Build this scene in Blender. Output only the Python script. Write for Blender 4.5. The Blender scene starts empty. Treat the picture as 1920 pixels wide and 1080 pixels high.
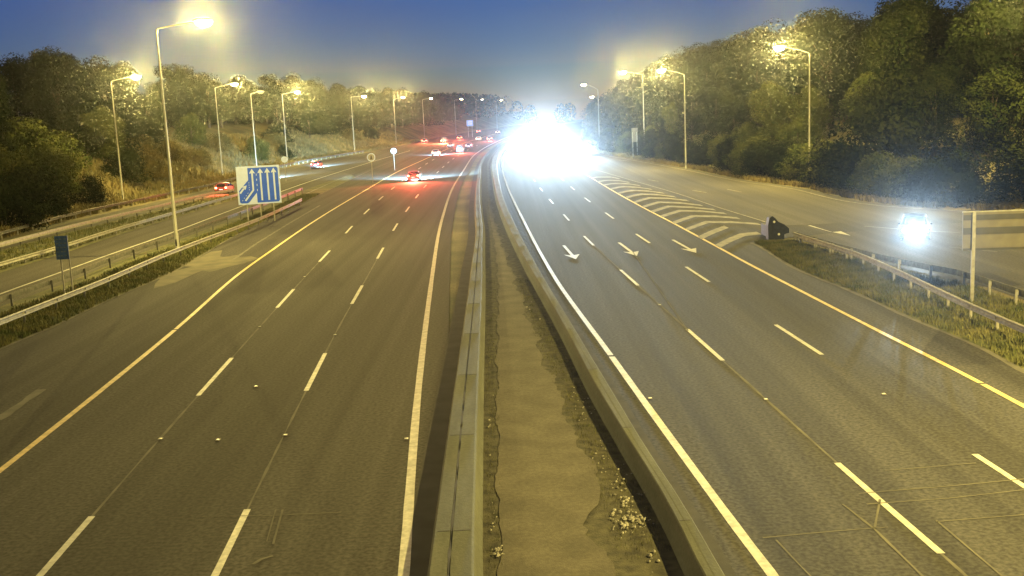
import bpy, math, random
from mathutils import Vector, Matrix
random.seed(7)
S = bpy.context.scene
COL = S.collection
PI = math.pi

# ------------------------------------------------------------------ camera
CAM_H, FOC, ROLL = 9.4, 1990.0, 0.045
PITCH = math.atan(330 * math.cos(ROLL) / FOC)
_F = Vector((0, math.cos(PITCH), -math.sin(PITCH)))
_X = Vector((1, 0, 0)); _U0 = Vector((0, math.sin(PITCH), math.cos(PITCH)))
_R = math.cos(ROLL) * _X - math.sin(ROLL) * _U0
_U = math.sin(ROLL) * _X + math.cos(ROLL) * _U0
cd = bpy.data.cameras.new('camera'); cam = bpy.data.objects.new('camera', cd); COL.objects.link(cam)
m3 = Matrix((_R, _U, -_F)).transposed()
cam.matrix_world = Matrix.Translation((0, 0, CAM_H)) @ m3.to_4x4()
cd.sensor_width = 36; cd.lens = 36 * FOC / 1920; cd.clip_start = 0.1; cd.clip_end = 4000
S.camera = cam

# ------------------------------------------------------------------ dusk sky
SKY_STRENGTH = 0.50
w = bpy.data.worlds.new("World"); S.world = w; w.use_nodes = True
nt = w.node_tree; nt.nodes.clear()
sky = nt.nodes.new('ShaderNodeTexSky'); sky.sky_type = 'NISHITA'; sky.sun_disc = False
sky.sun_elevation = math.radians(-2.0); sky.sun_rotation = math.radians(0)
sky.air_density = 0.75; sky.dust_density = 0.0; sky.ozone_density = 4.6
bg = nt.nodes.new('ShaderNodeBackground'); bg.inputs[1].default_value = SKY_STRENGTH
wo = nt.nodes.new('ShaderNodeOutputWorld')
nt.links.new(sky.outputs[0], bg.inputs[0]); nt.links.new(bg.outputs[0], wo.inputs[0])

S.view_settings.view_transform = 'Standard'; S.view_settings.look = 'None'
S.view_settings.exposure = 0.0; S.view_settings.gamma = 1.0
S.cycles.max_bounces = 4; S.cycles.diffuse_bounces = 1; S.cycles.glossy_bounces = 1
S.cycles.transparent_max_bounces = 6; S.cycles.transmission_bounces = 1; S.cycles.volume_bounces = 0
S.cycles.sample_clamp_indirect = 3.0
S.cycles.use_denoising = True; S.cycles.use_adaptive_sampling = False; S.cycles.sample_clamp_direct = 0.0

SODIUM = (1.0, 0.77, 0.21)
LAMP_POWER = 36500.0
GLOW_HAZE_DENSITY = 0.000043

# ------------------------------------------------------------------ helpers
def un(px, py, z=0.0):
    d = _F * FOC + (px - 960) * _R + (540 - py) * _U
    t = (z - CAM_H) / d.z
    return Vector((0, 0, CAM_H)) + d * t
def at_depth(px, py, Y):
    d = _F * FOC + (px - 960) * _R + (540 - py) * _U
    return Vector((0, 0, CAM_H)) + d * (Y / d.y)

def tag(o, label=None, cat=None, group=None, kind=None):
    if label: o['label'] = label
    if cat: o['category'] = cat
    if group: o['group'] = group
    if kind: o['kind'] = kind
    return o
def empty(name, loc, rz=0.0, label=None, cat=None, group=None):
    o = bpy.data.objects.new(name, None); COL.objects.link(o)
    o.location = loc; o.rotation_euler = (0, 0, rz); o.empty_display_size = .3
    return tag(o, label, cat, group)

class MB:
    def __init__(s): s.v = []; s.f = []; s.mi = []
    def add(s, vs, fs, mi=0):
        n = len(s.v); s.v += [tuple(p) for p in vs]
        s.f += [tuple(i + n for i in q) for q in fs]; s.mi += [mi] * len(fs)
    def box(s, c, d, rz=0.0, mi=0, tp=1.0):
        hx, hy, hz = d[0] / 2, d[1] / 2, d[2] / 2
        ca, sa = math.cos(rz), math.sin(rz); vs = []
        for z in (-hz, hz):
            k = tp if z > 0 else 1.0
            for x, y in ((-hx, -hy), (hx, -hy), (hx, hy), (-hx, hy)):
                x *= k; y *= k
                vs.append((c[0] + x * ca - y * sa, c[1] + x * sa + y * ca, c[2] + z))
        s.add(vs, [(0, 3, 2, 1), (4, 5, 6, 7), (0, 1, 5, 4), (1, 2, 6, 5), (2, 3, 7, 6), (3, 0, 4, 7)], mi)
    def tube(s, pts, rad, n=10, mi=0, caps=True):
        pts = [Vector(p) for p in pts]
        if not isinstance(rad, (list, tuple)): rad = [rad] * len(pts)
        vs = []; fs = []
        for i, p in enumerate(pts):
            t = (pts[min(i + 1, len(pts) - 1)] - pts[max(i - 1, 0)]).normalized()
            a = Vector((0, 1, 0)) if abs(t.y) < .9 else Vector((1, 0, 0))
            u = t.cross(a).normalized(); v = t.cross(u)
            for k in range(n):
                q = 2 * PI * k / n
                vs.append(p + (u * math.cos(q) + v * math.sin(q)) * rad[i])
        for i in range(len(pts) - 1):
            for k in range(n):
                fs.append((i * n + k, i * n + (k + 1) % n, (i + 1) * n + (k + 1) % n, (i + 1) * n + k))
        if caps:
            fs.append(tuple(range(n))); fs.append(tuple(range((len(pts) - 1) * n, len(pts) * n))[::-1])
        s.add(vs, fs, mi)
    def ellip(s, c, r, nu=12, nv=8, mi=0, z0=-1.0, z1=1.0):
        vs = []; fs = []
        for j in range(nv + 1):
            ph = -PI / 2 + PI * j / nv; z = max(z0, min(z1, math.sin(ph))); rr = math.cos(ph)
            for i in range(nu):
                a = 2 * PI * i / nu
                vs.append((c[0] + r[0] * rr * math.cos(a), c[1] + r[1] * rr * math.sin(a), c[2] + r[2] * z))
        for j in range(nv):
            for i in range(nu):
                fs.append((j * nu + i, j * nu + (i + 1) % nu, (j + 1) * nu + (i + 1) % nu, (j + 1) * nu + i))
        s.add(vs, fs, mi)
    def prism(s, pts, y0, y1, mi=0):           # outline in x,z pushed along y
        n = len(pts)
        vs = [(p[0], y0, p[1]) for p in pts] + [(p[0], y1, p[1]) for p in pts]
        fs = [tuple(range(n)), tuple(range(n, 2 * n))[::-1]] + [(i, i + n, (i + 1) % n + n, (i + 1) % n) for i in range(n)]
        s.add(vs, fs, mi)
    def mesh(s, name, mats, smooth=False):
        me = bpy.data.meshes.new(name); me.from_pydata(s.v, [], s.f)
        for m in (mats if isinstance(mats, (list, tuple)) else [mats]): me.materials.append(m)
        if any(s.mi): me.polygons.foreach_set('material_index', s.mi)
        if smooth: me.polygons.foreach_set('use_smooth', [True] * len(me.polygons))
        me.update(); return me
    def build(s, name, mats, parent=None, smooth=False, **kw):
        o = bpy.data.objects.new(name, s.mesh(name, mats, smooth)); COL.objects.link(o)
        if parent: o.parent = parent
        return tag(o, **kw)
def link(name, me, parent=None, loc=(0, 0, 0), rz=0, **kw):
    o = bpy.data.objects.new(name, me); COL.objects.link(o); o.location = loc; o.rotation_euler = (0, 0, rz)
    if parent: o.parent = parent
    return tag(o, **kw)
def copy_tree(o, parent=None):
    c = o.copy(); COL.objects.link(c); c.parent = parent
    if parent is not None: c.matrix_parent_inverse = o.matrix_parent_inverse.copy()
    for ch in list(o.children): copy_tree(ch, c)
    return c
def walk(o):
    yield o
    for c in o.children: yield from walk(c)

# ------------------------------------------------------------------ materials
def mat(name, base, rough=.7, metal=0.0, var=0.25, scale=3.0, bump=0.0, bscale=40.0, stretch=None, col2=None,
        emit=None, estr=0.0, spec=0.5, detail=6, ramp=(.35, .65), fine=0.0, streak=0.0):
    m = bpy.data.materials.new(name); m.use_nodes = True; t = m.node_tree; L = t.links
    if emit: m.cycles.emission_sampling = 'NONE'
    b = t.nodes['Principled BSDF']
    b.inputs['Roughness'].default_value = rough; b.inputs['Metallic'].default_value = metal
    b.inputs['Specular IOR Level'].default_value = spec
    tc = t.nodes.new('ShaderNodeTexCoord'); mp = t.nodes.new('ShaderNodeMapping')
    if stretch: mp.inputs['Scale'].default_value = stretch
    L.new(tc.outputs['Object'], mp.inputs[0])
    n = t.nodes.new('ShaderNodeTexNoise'); n.inputs['Scale'].default_value = scale; n.inputs['Detail'].default_value = detail
    L.new(mp.outputs[0], n.inputs['Vector'])
    r = t.nodes.new('ShaderNodeValToRGB')
    c2 = col2 or tuple(x * (1 + var) for x in base); c1 = base if col2 else tuple(x * (1 - var) for x in base)
    r.color_ramp.elements[0].position = ramp[0]; r.color_ramp.elements[1].position = ramp[1]
    r.color_ramp.elements[0].color = (*c1, 1); r.color_ramp.elements[1].color = (*c2, 1)
    L.new(n.outputs['Fac'], r.inputs[0]); out = r.outputs[0]
    if streak:
        ms = t.nodes.new('ShaderNodeMapping'); ms.inputs['Scale'].default_value = (1.5, .012, 1); L.new(tc.outputs['Object'], ms.inputs[0])
        ns = t.nodes.new('ShaderNodeTexNoise'); ns.inputs['Scale'].default_value = .8; ns.inputs['Detail'].default_value = 3; L.new(ms.outputs[0], ns.inputs['Vector'])
        rs = t.nodes.new('ShaderNodeMapRange'); rs.inputs['From Min'].default_value = .3; rs.inputs['From Max'].default_value = .7
        rs.inputs['To Min'].default_value = 1-streak; rs.inputs['To Max'].default_value = 1+streak; L.new(ns.outputs['Fac'], rs.inputs[0])
        xs_ = t.nodes.new('ShaderNodeVectorMath'); xs_.operation = 'SCALE'; L.new(out, xs_.inputs[0]); L.new(rs.outputs[0], xs_.inputs['Scale']); out = xs_.outputs[0]
    if fine:
        n3 = t.nodes.new('ShaderNodeTexNoise'); n3.inputs['Scale'].default_value = 9; n3.inputs['Detail'].default_value = 8
        L.new(tc.outputs['Object'], n3.inputs['Vector'])
        mr = t.nodes.new('ShaderNodeMapRange'); mr.inputs['To Min'].default_value = 1 - fine; mr.inputs['To Max'].default_value = 1 + fine
        mr.inputs['From Min'].default_value = .35; mr.inputs['From Max'].default_value = .65
        L.new(n3.outputs['Fac'], mr.inputs[0])
        mx = t.nodes.new('ShaderNodeVectorMath'); mx.operation = 'SCALE'
        L.new(out, mx.inputs[0]); L.new(mr.outputs[0], mx.inputs['Scale']); out = mx.outputs[0]
    L.new(out, b.inputs['Base Color'])
    if bump:
        n2 = t.nodes.new('ShaderNodeTexNoise'); n2.inputs['Scale'].default_value = bscale; n2.inputs['Detail'].default_value = 4
        L.new(tc.outputs['Object'], n2.inputs['Vector'])
        bp = t.nodes.new('ShaderNodeBump'); bp.inputs['Strength'].default_value = bump; bp.inputs['Distance'].default_value = .02
        L.new(n2.outputs['Fac'], bp.inputs['Height']); L.new(bp.outputs[0], b.inputs['Normal'])
    if emit:
        b.inputs['Emission Color'].default_value = (*emit, 1); b.inputs['Emission Strength'].default_value = estr
    return m
M = {}
M['asphalt'] = mat('asphalt', (.050, .048, .044), .88, var=.20, scale=.35, stretch=(1.0, .06, 1), bump=.5, bscale=60, detail=8, spec=.15, fine=.38, streak=.28)
M['asphalt_old'] = mat('asphalt_old', (.075, .070, .060), .9, var=.2, scale=.3, stretch=(1.0, .1, 1), bump=.5, bscale=50, detail=8, spec=.15, fine=.35, streak=.2)
M['gutter'] = mat('gutter', (.034, .032, .028), .9, var=.3, scale=1.2, bump=.3)  # drain tone, darkened to hold the shade beside the barriers too
M['paving'] = mat('median_concrete', (.088, .078, .058), .92, var=.22, scale=.8, bump=.5, bscale=30, detail=9, fine=.18)
M['soil'] = mat('soil', (.026, .024, .017), .95, col2=(.080, .074, .045), scale=3.0, bump=.9, bscale=25, detail=10)
M['concrete'] = mat('concrete', (.070, .074, .058), .9, var=.25, scale=1.0, stretch=(2, .25, 1), bump=.4, bscale=25, detail=9, fine=.15)
M['paint'] = mat('white_paint', (.42, .41, .36), .6, var=.22, scale=3.5, bump=.3, bscale=60, fine=.12)
M['paint_y'] = mat('yellow_paint', (.58, .43, .17), .6, var=.2, scale=3.0, bump=.3, bscale=60, fine=.12)
M['paint_worn'] = mat('worn_paint', (.10, .092, .075), .75, col2=(.24, .22, .17), scale=1.6, bump=.3, detail=9)
M['seam'] = mat('seam', (.068, .064, .054), .9, col2=(.125, .117, .092), scale=1.0, detail=9)
M['grass'] = mat('verge_grass', (.050, .060, .018), .95, col2=(.135, .130, .048), scale=.5, bump=1.0, bscale=18, detail=10, fine=.3)
M['dry'] = mat('bank_grass', (.055, .055, .020), .95, col2=(.150, .120, .050), scale=.16, bump=1.0, bscale=6, detail=12, fine=.3)
M['blade'] = mat('grass_blades', (.060, .078, .022), .9, col2=(.180, .165, .065), scale=.8)
M['blade_dry'] = mat('dry_stems', (.075, .070, .026), .9, col2=(.200, .155, .065), scale=.25)
M['galv'] = mat('galvanised_steel', (.30, .29, .25), .65, metal=.15, var=.2, scale=4)
M['galv_dark'] = mat('weathered_steel', (.12, .12, .11), .7, metal=.3, var=.3, scale=5)
M['pole'] = mat('painted_pole', (.22, .22, .20), .55, metal=.3, var=.12, scale=2)
M['bark'] = mat('bark', (.055, .042, .030), .95, var=.35, scale=6, bump=.8)
def leafmat(name, a, b):
    m = mat(name, a, .9, col2=b, scale=.55, detail=6, spec=.0)
    return m
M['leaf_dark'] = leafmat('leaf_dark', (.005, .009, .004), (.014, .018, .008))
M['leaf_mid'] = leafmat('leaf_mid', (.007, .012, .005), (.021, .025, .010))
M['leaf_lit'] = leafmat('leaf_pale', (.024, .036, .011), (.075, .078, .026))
M['leaf_gorse'] = leafmat('leaf_brown', (.050, .046, .018), (.140, .108, .042))
M['sign_white'] = mat('sign_white', (.46, .56, .95), .4, var=.05, scale=2)
M['sign_blue'] = mat('sign_blue', (.008, .085, .78), .4, var=.08, scale=2)
M['sign_navy'] = mat('sign_navy', (.030, .070, .20), .5, var=.3, scale=6)
M['sign_back'] = mat('sign_back', (.14, .128, .10), .6, var=.12, scale=2)
M['sign_backrail'] = mat('sign_back_rail', (.055, .053, .048), .6, var=.15, scale=2)
M['grey_face'] = mat('grey_face', (.22, .23, .25), .5, var=.1, scale=3)
M['sign_black'] = mat('sign_black', (.03, .03, .035), .5)
M['rubber'] = mat('black_rubber', (.018, .021, .028), .7, var=.3, scale=4)
M['tyre'] = mat('tyre', (.012, .012, .012), .85)
M['rim'] = mat('rim', (.35, .35, .36), .35, metal=.8)
M['glass'] = mat('car_glass', (.012, .014, .018), .08, spec=.8)
M['litter'] = mat('litter', (.16, .15, .12), .7, col2=(.42, .40, .32), scale=5)
M['plate_lit'] = mat('lit_number_plate', (.7, .7, .7), .5, emit=(.9, .75, 1.0), estr=.9)
M['tail'] = mat('tail_lens', (.35, .01, .01), .3, emit=(1.0, .10, .05), estr=45)
M['brake'] = mat('brake_lens', (.35, .01, .01), .3, emit=(1.0, .13, .05), estr=90)
M['head'] = mat('headlight_lens', (.8, .8, .8), .2, emit=(.72, .88, 1.0), estr=120)
M['bowl'] = mat('lamp_bowl', (.8, .7, .5), .4, emit=(1.0, .80, .42), estr=60)
M['bowl_dim'] = mat('lamp_bowl_dim', (.8, .7, .5), .4, emit=(1.0, .86, .6), estr=14)
M['bowl_off'] = mat('lamp_bowl_unlit', (.04, .04, .035), .5)
M['lamp_body'] = mat('lamp_body', (.16, .16, .15), .5, metal=.4)
M['stud'] = mat('stud_reflector', (.75, .74, .68), .3)
M['stud_base'] = mat('stud_base', (.16, .15, .13), .6)

def glow_glass(m, col, st):
    t = m.node_tree; em = t.nodes.new('ShaderNodeEmission'); em.inputs[0].default_value = (*col, 1); em.inputs[1].default_value = st
    tr = t.nodes.new('ShaderNodeBsdfTransparent'); tr.inputs[0].default_value = (.95, .95, .95, 1)
    ad = t.nodes.new('ShaderNodeAddShader'); o = [n for n in t.nodes if n.type == 'OUTPUT_MATERIAL'][0]
    t.links.new(em.outputs[0], ad.inputs[0]); t.links.new(tr.outputs[0], ad.inputs[1]); t.links.new(ad.outputs[0], o.inputs[0])
glow_glass(M['bowl'], (1.0, .80, .42), 30)
# ------------------------------------------------------------------ longitudinal curves x(Y)
BASE = [(-60, 6.3), (0, 2.3), (20, 1.25), (56, -.4), (100, -2.6), (145, -3.7), (200, -4.2), (250, -3.6), (320, -1.0), (430, 6), (520, 13.5), (700, 36), (900, 72)]
def interp(pts, Y):
    n = len(pts)
    if Y <= pts[0][0]:
        (a, xa), (b, xb) = pts[0], pts[1]; return xa + (xb - xa) * (Y - a) / (b - a)
    if Y >= pts[-1][0]:
        (a, xa), (b, xb) = pts[-2], pts[-1]; return xb + (xb - xa) * (Y - b) / (b - a)
    for i in range(n - 1):
        if pts[i][0] <= Y <= pts[i + 1][0]: break
    def sl(j):
        if j <= 0: return (pts[1][1] - pts[0][1]) / (pts[1][0] - pts[0][0])
        if j >= n - 1: return (pts[-1][1] - pts[-2][1]) / (pts[-1][0] - pts[-2][0])
        return (pts[j + 1][1] - pts[j - 1][1]) / (pts[j + 1][0] - pts[j - 1][0])
    (a, xa), (b, xb) = pts[i], pts[i + 1]; h = b - a; t = (Y - a) / h
    return (2*t**3-3*t*t+1)*xa + (t**3-2*t*t+t)*h*sl(i) + (3*t*t-2*t**3)*xb + (t**3-t*t)*h*sl(i+1)
def base(Y): return interp(BASE, Y)
class Curve:
    """an x(Y) line running along the motorway; past its surveyed ends it follows the carriageway"""
    def __init__(s, px=None, pts=None, z=0.0):
        P = pts or sorted([(un(a, b, z).y, un(a, b, z).x) for a, b in px])
        s.p = [(y, x - base(y)) for y, x in P]
    def __call__(s, Y):
        Yc = min(max(Y, s.p[0][0]), s.p[-1][0])
        return interp(s.p, Yc) + base(Y)
    def off(s, d):
        c = Curve.__new__(Curve); c.p = [(y, x + d) for y, x in s.p]; return c
LY = Curve([(0,883),(180,740),(330,617),(440,520),(520,462),(600,408),(680,360),(740,325),(800,297),(850,275)])
LW = Curve([(757,1080),(785,725),(806,550),(817,470),(832,400),(850,350),(872,315),(890,290)])
RW = Curve([(1450,1080),(1385,995),(1155,680),(1040,520),(975,400),(948,340),(941,300)])
RY = Curve([(1920,762),(1808,702),(1650,622),(1510,550),(1400,493),(1347,464),(1246,410),(1113,336)])
T1 = Curve([(0,450),(118,416),(193,398),(320,370),(400,352),(522,317),(575,305),(700,283),(795,262)])
T2 = Curve([(0,471),(127,437),(320,390),(385,373),(430,365)])
T3 = Curve([(0,508),(113,474),(207,443),(320,409),(444,372)])
WL = Curve([(0,551),(115,510),(178,487),(320,437),(444,390),(570,344),(676,310),(747,289)])
R2 = Curve([(0,581),(142,529),(213,499),(278,474),(332,455),(474,401),(560,365)])
R1 = Curve([(0,627),(89,590),(196,545),(320,489),(480,425),(546,394)], z=.0)
KL = Curve([(30,641),(98,615),(190,570),(326,510),(376,481),(437,445),(560,385)])
L1 = Curve([(75,1080),(375,738),(552,541),(645,441),(722,365)])
L2 = Curve([(403,1080),(575,731),(651,585),(734,438),(766,390)])
D1 = Curve([(1768,1041),(1575,873),(1357,678),(1197,536),(1116,463),(1055,400)])
D2 = Curve([(1920,912),(1817,845),(1541,665),(1330,529),(1217,455),(1134,398)])
RB = Curve([(1920,400),(1650,382),(1500,352),(1400,338),(1300,318),(1200,300),(1130,288)])
SE = Curve([(1424,462),(1490,503),(1597,547),(1707,597),(1833,650),(1915,695)])
G1 = Curve([(1477,432),(1567,460),(1613,475),(1700,513),(1800,560),(1920,612)], z=.7)
G2 = Curve([(1475,430),(1620,470),(1720,492),(1800,507),(1920,545)], z=.7)
HR = Curve([(1115,318),(1180,337),(1270,363),(1350,390),(1425,413)])     # outer line of the hatched gore

def frange(a, b, s):
    n = max(1, int(round((b - a) / s))); return [a + (b - a) * i / n for i in range(n + 1)]
def ribbon(name, fl, fr, Y0, Y1, z, m, step=3.0, **kw):
    mb = MB(); vs = []; fs = []
    for i, Y in enumerate(frange(Y0, Y1, step)):
        vs += [(fl(Y), Y, z), (fr(Y), Y, z)]
        if i: fs.append((2*i-2, 2*i-1, 2*i+1, 2*i))
    mb.add(vs, fs); return mb.build(name, M[m], **kw)
def ribs(mb, f, Y0, Y1, wd, z, step=3.0, mi=0, jit=0.0):
    vs = []; fs = []
    for i, Y in enumerate(frange(Y0, Y1, step)):
        x = f(Y); s = (f(Y + .5) - f(Y - .5)); k = math.sqrt(1 + s*s); h = wd/2*k*(1+random.uniform(-jit, jit))
        vs += [(x - h, Y, z), (x + h, Y, z)]
        if i: fs.append((2*i-2, 2*i-1, 2*i+1, 2*i))
    mb.add(vs, fs, mi)

# ------------------------------------------------------------------ ground
def sm(t): t = max(0, min(1, t)); return t*t*(3-2*t)
def hnoise(x, y): return math.sin(x*.21+y*.13)+.6*math.sin(x*.43-y*.31+1.3)+.4*math.sin(x*.11+y*.57+.4)
def ground_z(x, Y):
    dl = T1(Y) - x; dr = x - RB(Y)
    if dl > 2.5:
        d = dl - 2.5; return .38*d*sm(d/6) if d < 24 else 9.12 + (d-24)*.05
    if dr > 1.5:
        d = dr - 1.5; return .34*d*sm(d/6) if d < 18 else 6.12 + (d-18)*.05
    return 0.0
mb = MB(); xs = frange(-260, 260, 3.2); ys = frange(-70, 960, 5.0)
for Y in ys:
    for x in xs:
        z = ground_z(x, Y); z += (hnoise(x, Y)*.18*min(1, z/1.5) if z > 0 else 0)
        mb.v.append((x, Y, z - .03))
nx = len(xs)
for j in range(len(ys)-1):
    for i in range(nx-1):
        mb.f.append((j*nx+i, j*nx+i+1, (j+1)*nx+i+1, (j+1)*nx+i)); mb.mi.append(0)
mb.build('ground', M['dry'], smooth=True, kind='structure')
FAR = 900
# verges between the carriageways
ribbon('grass_verge', T1.off(1.0), lambda Y: KL(Y), -60, 235, -.018, 'grass', kind='structure')
ribbon('grass_verge', lambda Y: SE(Y), lambda Y: G2(Y)+.4, -60, 72, -.018, 'grass', kind='structure')
# carriageways
def left_edge(Y):
    a = KL(Y); t = sm((Y-170)/70); return a*(1-t) + (T1(Y)+1.5)*t
ribbon('motorway_road', left_edge, lambda Y: LW(Y)+1.05, -60, FAR, 0, 'asphalt', kind='structure')
def right_edge(Y):
    if Y < 72: return SE(Y)
    return SE(72)+(RB(Y)-SE(72))*sm((Y-71)/9.0) if Y < 80 else RB(Y)
ribbon('motorway_road', lambda Y: RW(Y)-.75, right_edge, -60, FAR, 0, 'asphalt', step=2.0, kind='structure')
ribbon('slip_road', lambda Y: G2(Y)+.8, RB, -40, 81, -.004, 'asphalt_old', kind='structure')
def hr_edge(Y): return HR(Y)+.05
ribbon('slip_road', lambda Y: max(hr_edge(Y), RY(Y)+.4), lambda Y: RB(Y)-.02, 80, 230, .004, 'asphalt_old', kind='structure')
ribbon('slip_road', T1.off(1.1), T2.off(-.5), -40, 150, -.008, 'asphalt_old', kind='structure')
ribbon('slip_road', T3.off(.4), R2.off(-.6), -40, 150, -.008, 'asphalt_old', kind='structure')
def cr(Y):
    t = sm((Y-150)/110); return (R2(Y)-.6)*(1-t)+(LY(Y)-2.0)*t
ribbon('slip_road', T1.off(1.1), cr, 150, 420, .002 if False else -.006, 'asphalt_old', kind='structure')
# faded kerb edges of the verge
mb = MB(); ribs(mb, lambda Y: KL(Y)-.1, -40, 235, .16, .004, jit=.4)
ribs(mb, lambda Y: SE(Y)+.02, -40, 71, .22, .006, step=1.5, jit=.35)
mb.build('kerb_edge', M['seam'], kind='structure')
mb = MB(); ribs(mb, R2.off(.75), -40, 190, .18, -.01, jit=.5)
ribs(mb, T3.off(-.9), -40, 150, .16, -.01, jit=.5)
mb.build('kerb_edge', M['paint_worn'], kind='structure')

# median: soil strips, paved middle
def px_curve(pts, z=0): return Curve(pts, z=z)
LBI = px_curve([(905,1080),(908,700),(910,500),(908,420),(903,340),(906,305)])
LBO = px_curve([(802,1080),(856,700),(884,500),(893,420),(894,340),(900,305)], z=.45)
RBI = px_curve([(1283,1080),(1235,974),(1149,823),(1100,734),(1055,640),(980,500),(936,400),(923,340),(921,305)])
RBO = px_curve([(1361,1080),(1280,941),(1210,835),(1149,734),(1092,640),(1008,500),(956,400),(936,340),(932,305)], z=.45)
LP = px_curve([(938,1080),(932,700),(932,500),(921,420),(914,340),(914,305)])
RP = px_curve([(1150,1080),(1135,960),(1104,868),(1047,738),(1007,640),(957,500),(925,400),(918,340),(917,305)])
ribbon('median_ground', lambda Y: LBI(Y)-.5, lambda Y: RBI(Y)+.5, -60, FAR, -.012, 'soil', kind='structure')
mb = MB(); vs = []; fs = []
for i, Y in enumerate(frange(-60, 330, .3)):
    j1 = .10*math.sin(Y*.9)+.07*math.sin(Y*2.3+1)+random.uniform(-.04, .04)
    j2 = .12*math.sin(Y*.7+2)+.08*math.sin(Y*1.9)+random.uniform(-.05, .05)
    if 21.6 < Y < 25: j2 -= .45*math.sin((Y-21.6)/3.4*PI)
    j1 += random.gauss(0, .02); j2 += random.gauss(0, .035)
    a = LP(Y)+j1*.5; b = max(RP(Y)+j2, LP(Y)+.3)
    vs += [(a, Y, 0.004), (b, Y, 0.004)]
    if i: fs.append((2*i-2, 2*i-1, 2*i+1, 2*i))
mb.add(vs, fs); mb.build('median_paving', M['paving'], kind='structure')
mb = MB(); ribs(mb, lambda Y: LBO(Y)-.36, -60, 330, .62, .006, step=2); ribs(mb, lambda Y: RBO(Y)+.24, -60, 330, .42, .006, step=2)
mb.build('shaded_drain_strip', M['gutter'], kind='structure')  # drain along each barrier, with the barrier's shade painted into its dark colour

def barrier(name, fi, fo, sgn, label):
    """low concrete barrier: fi foot on the median side, fo top edge on the traffic side"""
    root = empty(name, (0, 0, 0), label=label, cat='barrier')
    H = .45; sec = []
    mb = MB(); vs = []; fs = []; Ys = frange(-60, 330, 2.0) + frange(336, 700, 8)
    for Y in Ys:
        a = fi(Y); b = fo(Y); wd = max(.42, abs(b-a)); b = a + sgn*wd
        prof = [(a, 0), (a + sgn*.07, .10), (a + sgn*.14, H-.12), (a + sgn*.19, H-.02), (a + sgn*.22, H), (a+sgn*wd*.60, H), (a+sgn*wd*.60, H-(.05 if sgn < 0 else .004)),
                (a+sgn*wd*(.655 if sgn < 0 else .61), H-(.05 if sgn < 0 else .004)), (a+sgn*wd*.655, H), (b - sgn*.03, H), (b, H-.03), (b + sgn*.02, .12), (b + sgn*.10, 0)]
        for x, z in prof: vs.append((x, Y, z + .002))
    n = 13
    for i in range(len(Ys)-1):
        for k in range(n-1): fs.append((i*n+k, i*n+k+1, (i+1)*n+k+1, (i+1)*n+k))
    mb.add(vs, fs); mb.build('barrier_wall', M['concrete'], root)
    # dark joints between the cast lengths, and the open slot where the filler is gone
    for Y in frange(22, 92, 7.0):
        j = MB(); a = fi(Y); b = fo(Y); j.box(((a+b)/2+sgn*.08, Y, H+.0035), (abs(b-a)-.32, .03, .004)); j.build('joint', M['gutter'], root)
    s = MB(); vs = []; fs = []
    for i, Y in enumerate(frange(18, 60, .35)):
        a = fi(Y); wd = max(.55, abs(fo(Y)-a)); x = a + sgn*wd*.628
        h = max(.004, (.028 if Y < 34 else .013)*(.6+.4*math.sin(Y*3.1)+random.uniform(-.35, .35)))
        vs += [(x-h, Y, H+.0065), (x+h, Y, H+.0065)]
        if i: fs.append((2*i-2, 2*i-1, 2*i+1, 2*i))
    if sgn < 0: s.add(vs, fs); s.build('crack', M['gutter'], root)
    return root
barrier('median_barrier', LBI, LBO, -1, 'low concrete median barrier with a dark crack along its top, beside the left carriageway')
barrier('median_barrier', RBI, RBO, 1, 'plain low concrete median barrier beside the right carriageway')

# ------------------------------------------------------------------ painted markings
Z = .009
mb = MB(); ribs(mb, LW, -40, 600, .24, Z, step=1.2, jit=.05); ribs(mb, RW, -40, 39.6, .23, Z, step=1.2, jit=.04); ribs(mb, RW, 39.85, 600, .21, Z)
ribs(mb, WL, -40, 300, .20, Z-.005)
mb.build('edge_line', M['paint'], kind='structure')
mb = MB(); ribs(mb, LY, -40, 49.0, .22, Z, step=1.5, jit=.06); ribs(mb, LY, 49.2, 480, .20, Z, step=2, jit=.05)
ribs(mb, RY, -40, 33.4, .20, Z, step=1.5, jit=.05); ribs(mb, RY, 33.55, 480, .20, Z, step=2, jit=.05)
mb.build('edge_line', M['paint_y'], kind='structure')
mb = MB(); wn = MB()
def dashes(f, Y0, period, ln, Ymax, wd=.17, seam=True):
    Y = Y0
    while Y < Ymax:
        ribs(mb, f, Y, Y+ln, wd, Z, step=1.0, jit=.04); Y += period
    if seam: ribs(wn, f, 12, 75, .07, Z-.004, step=1.0, jit=.5)
dashes(L1, 19.2-17.4, 17.35, 5.9, 330); dashes(L2, 19.0-17.4, 17.45, 6.0, 330)
dashes(D1, 20.6-17.4, 17.5, 5.8, 330); dashes(D2, 21.0-17.4, 17.4, 5.7, 330, seam=False)
mb.build('lane_marking', M['paint'], kind='structure')
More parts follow.
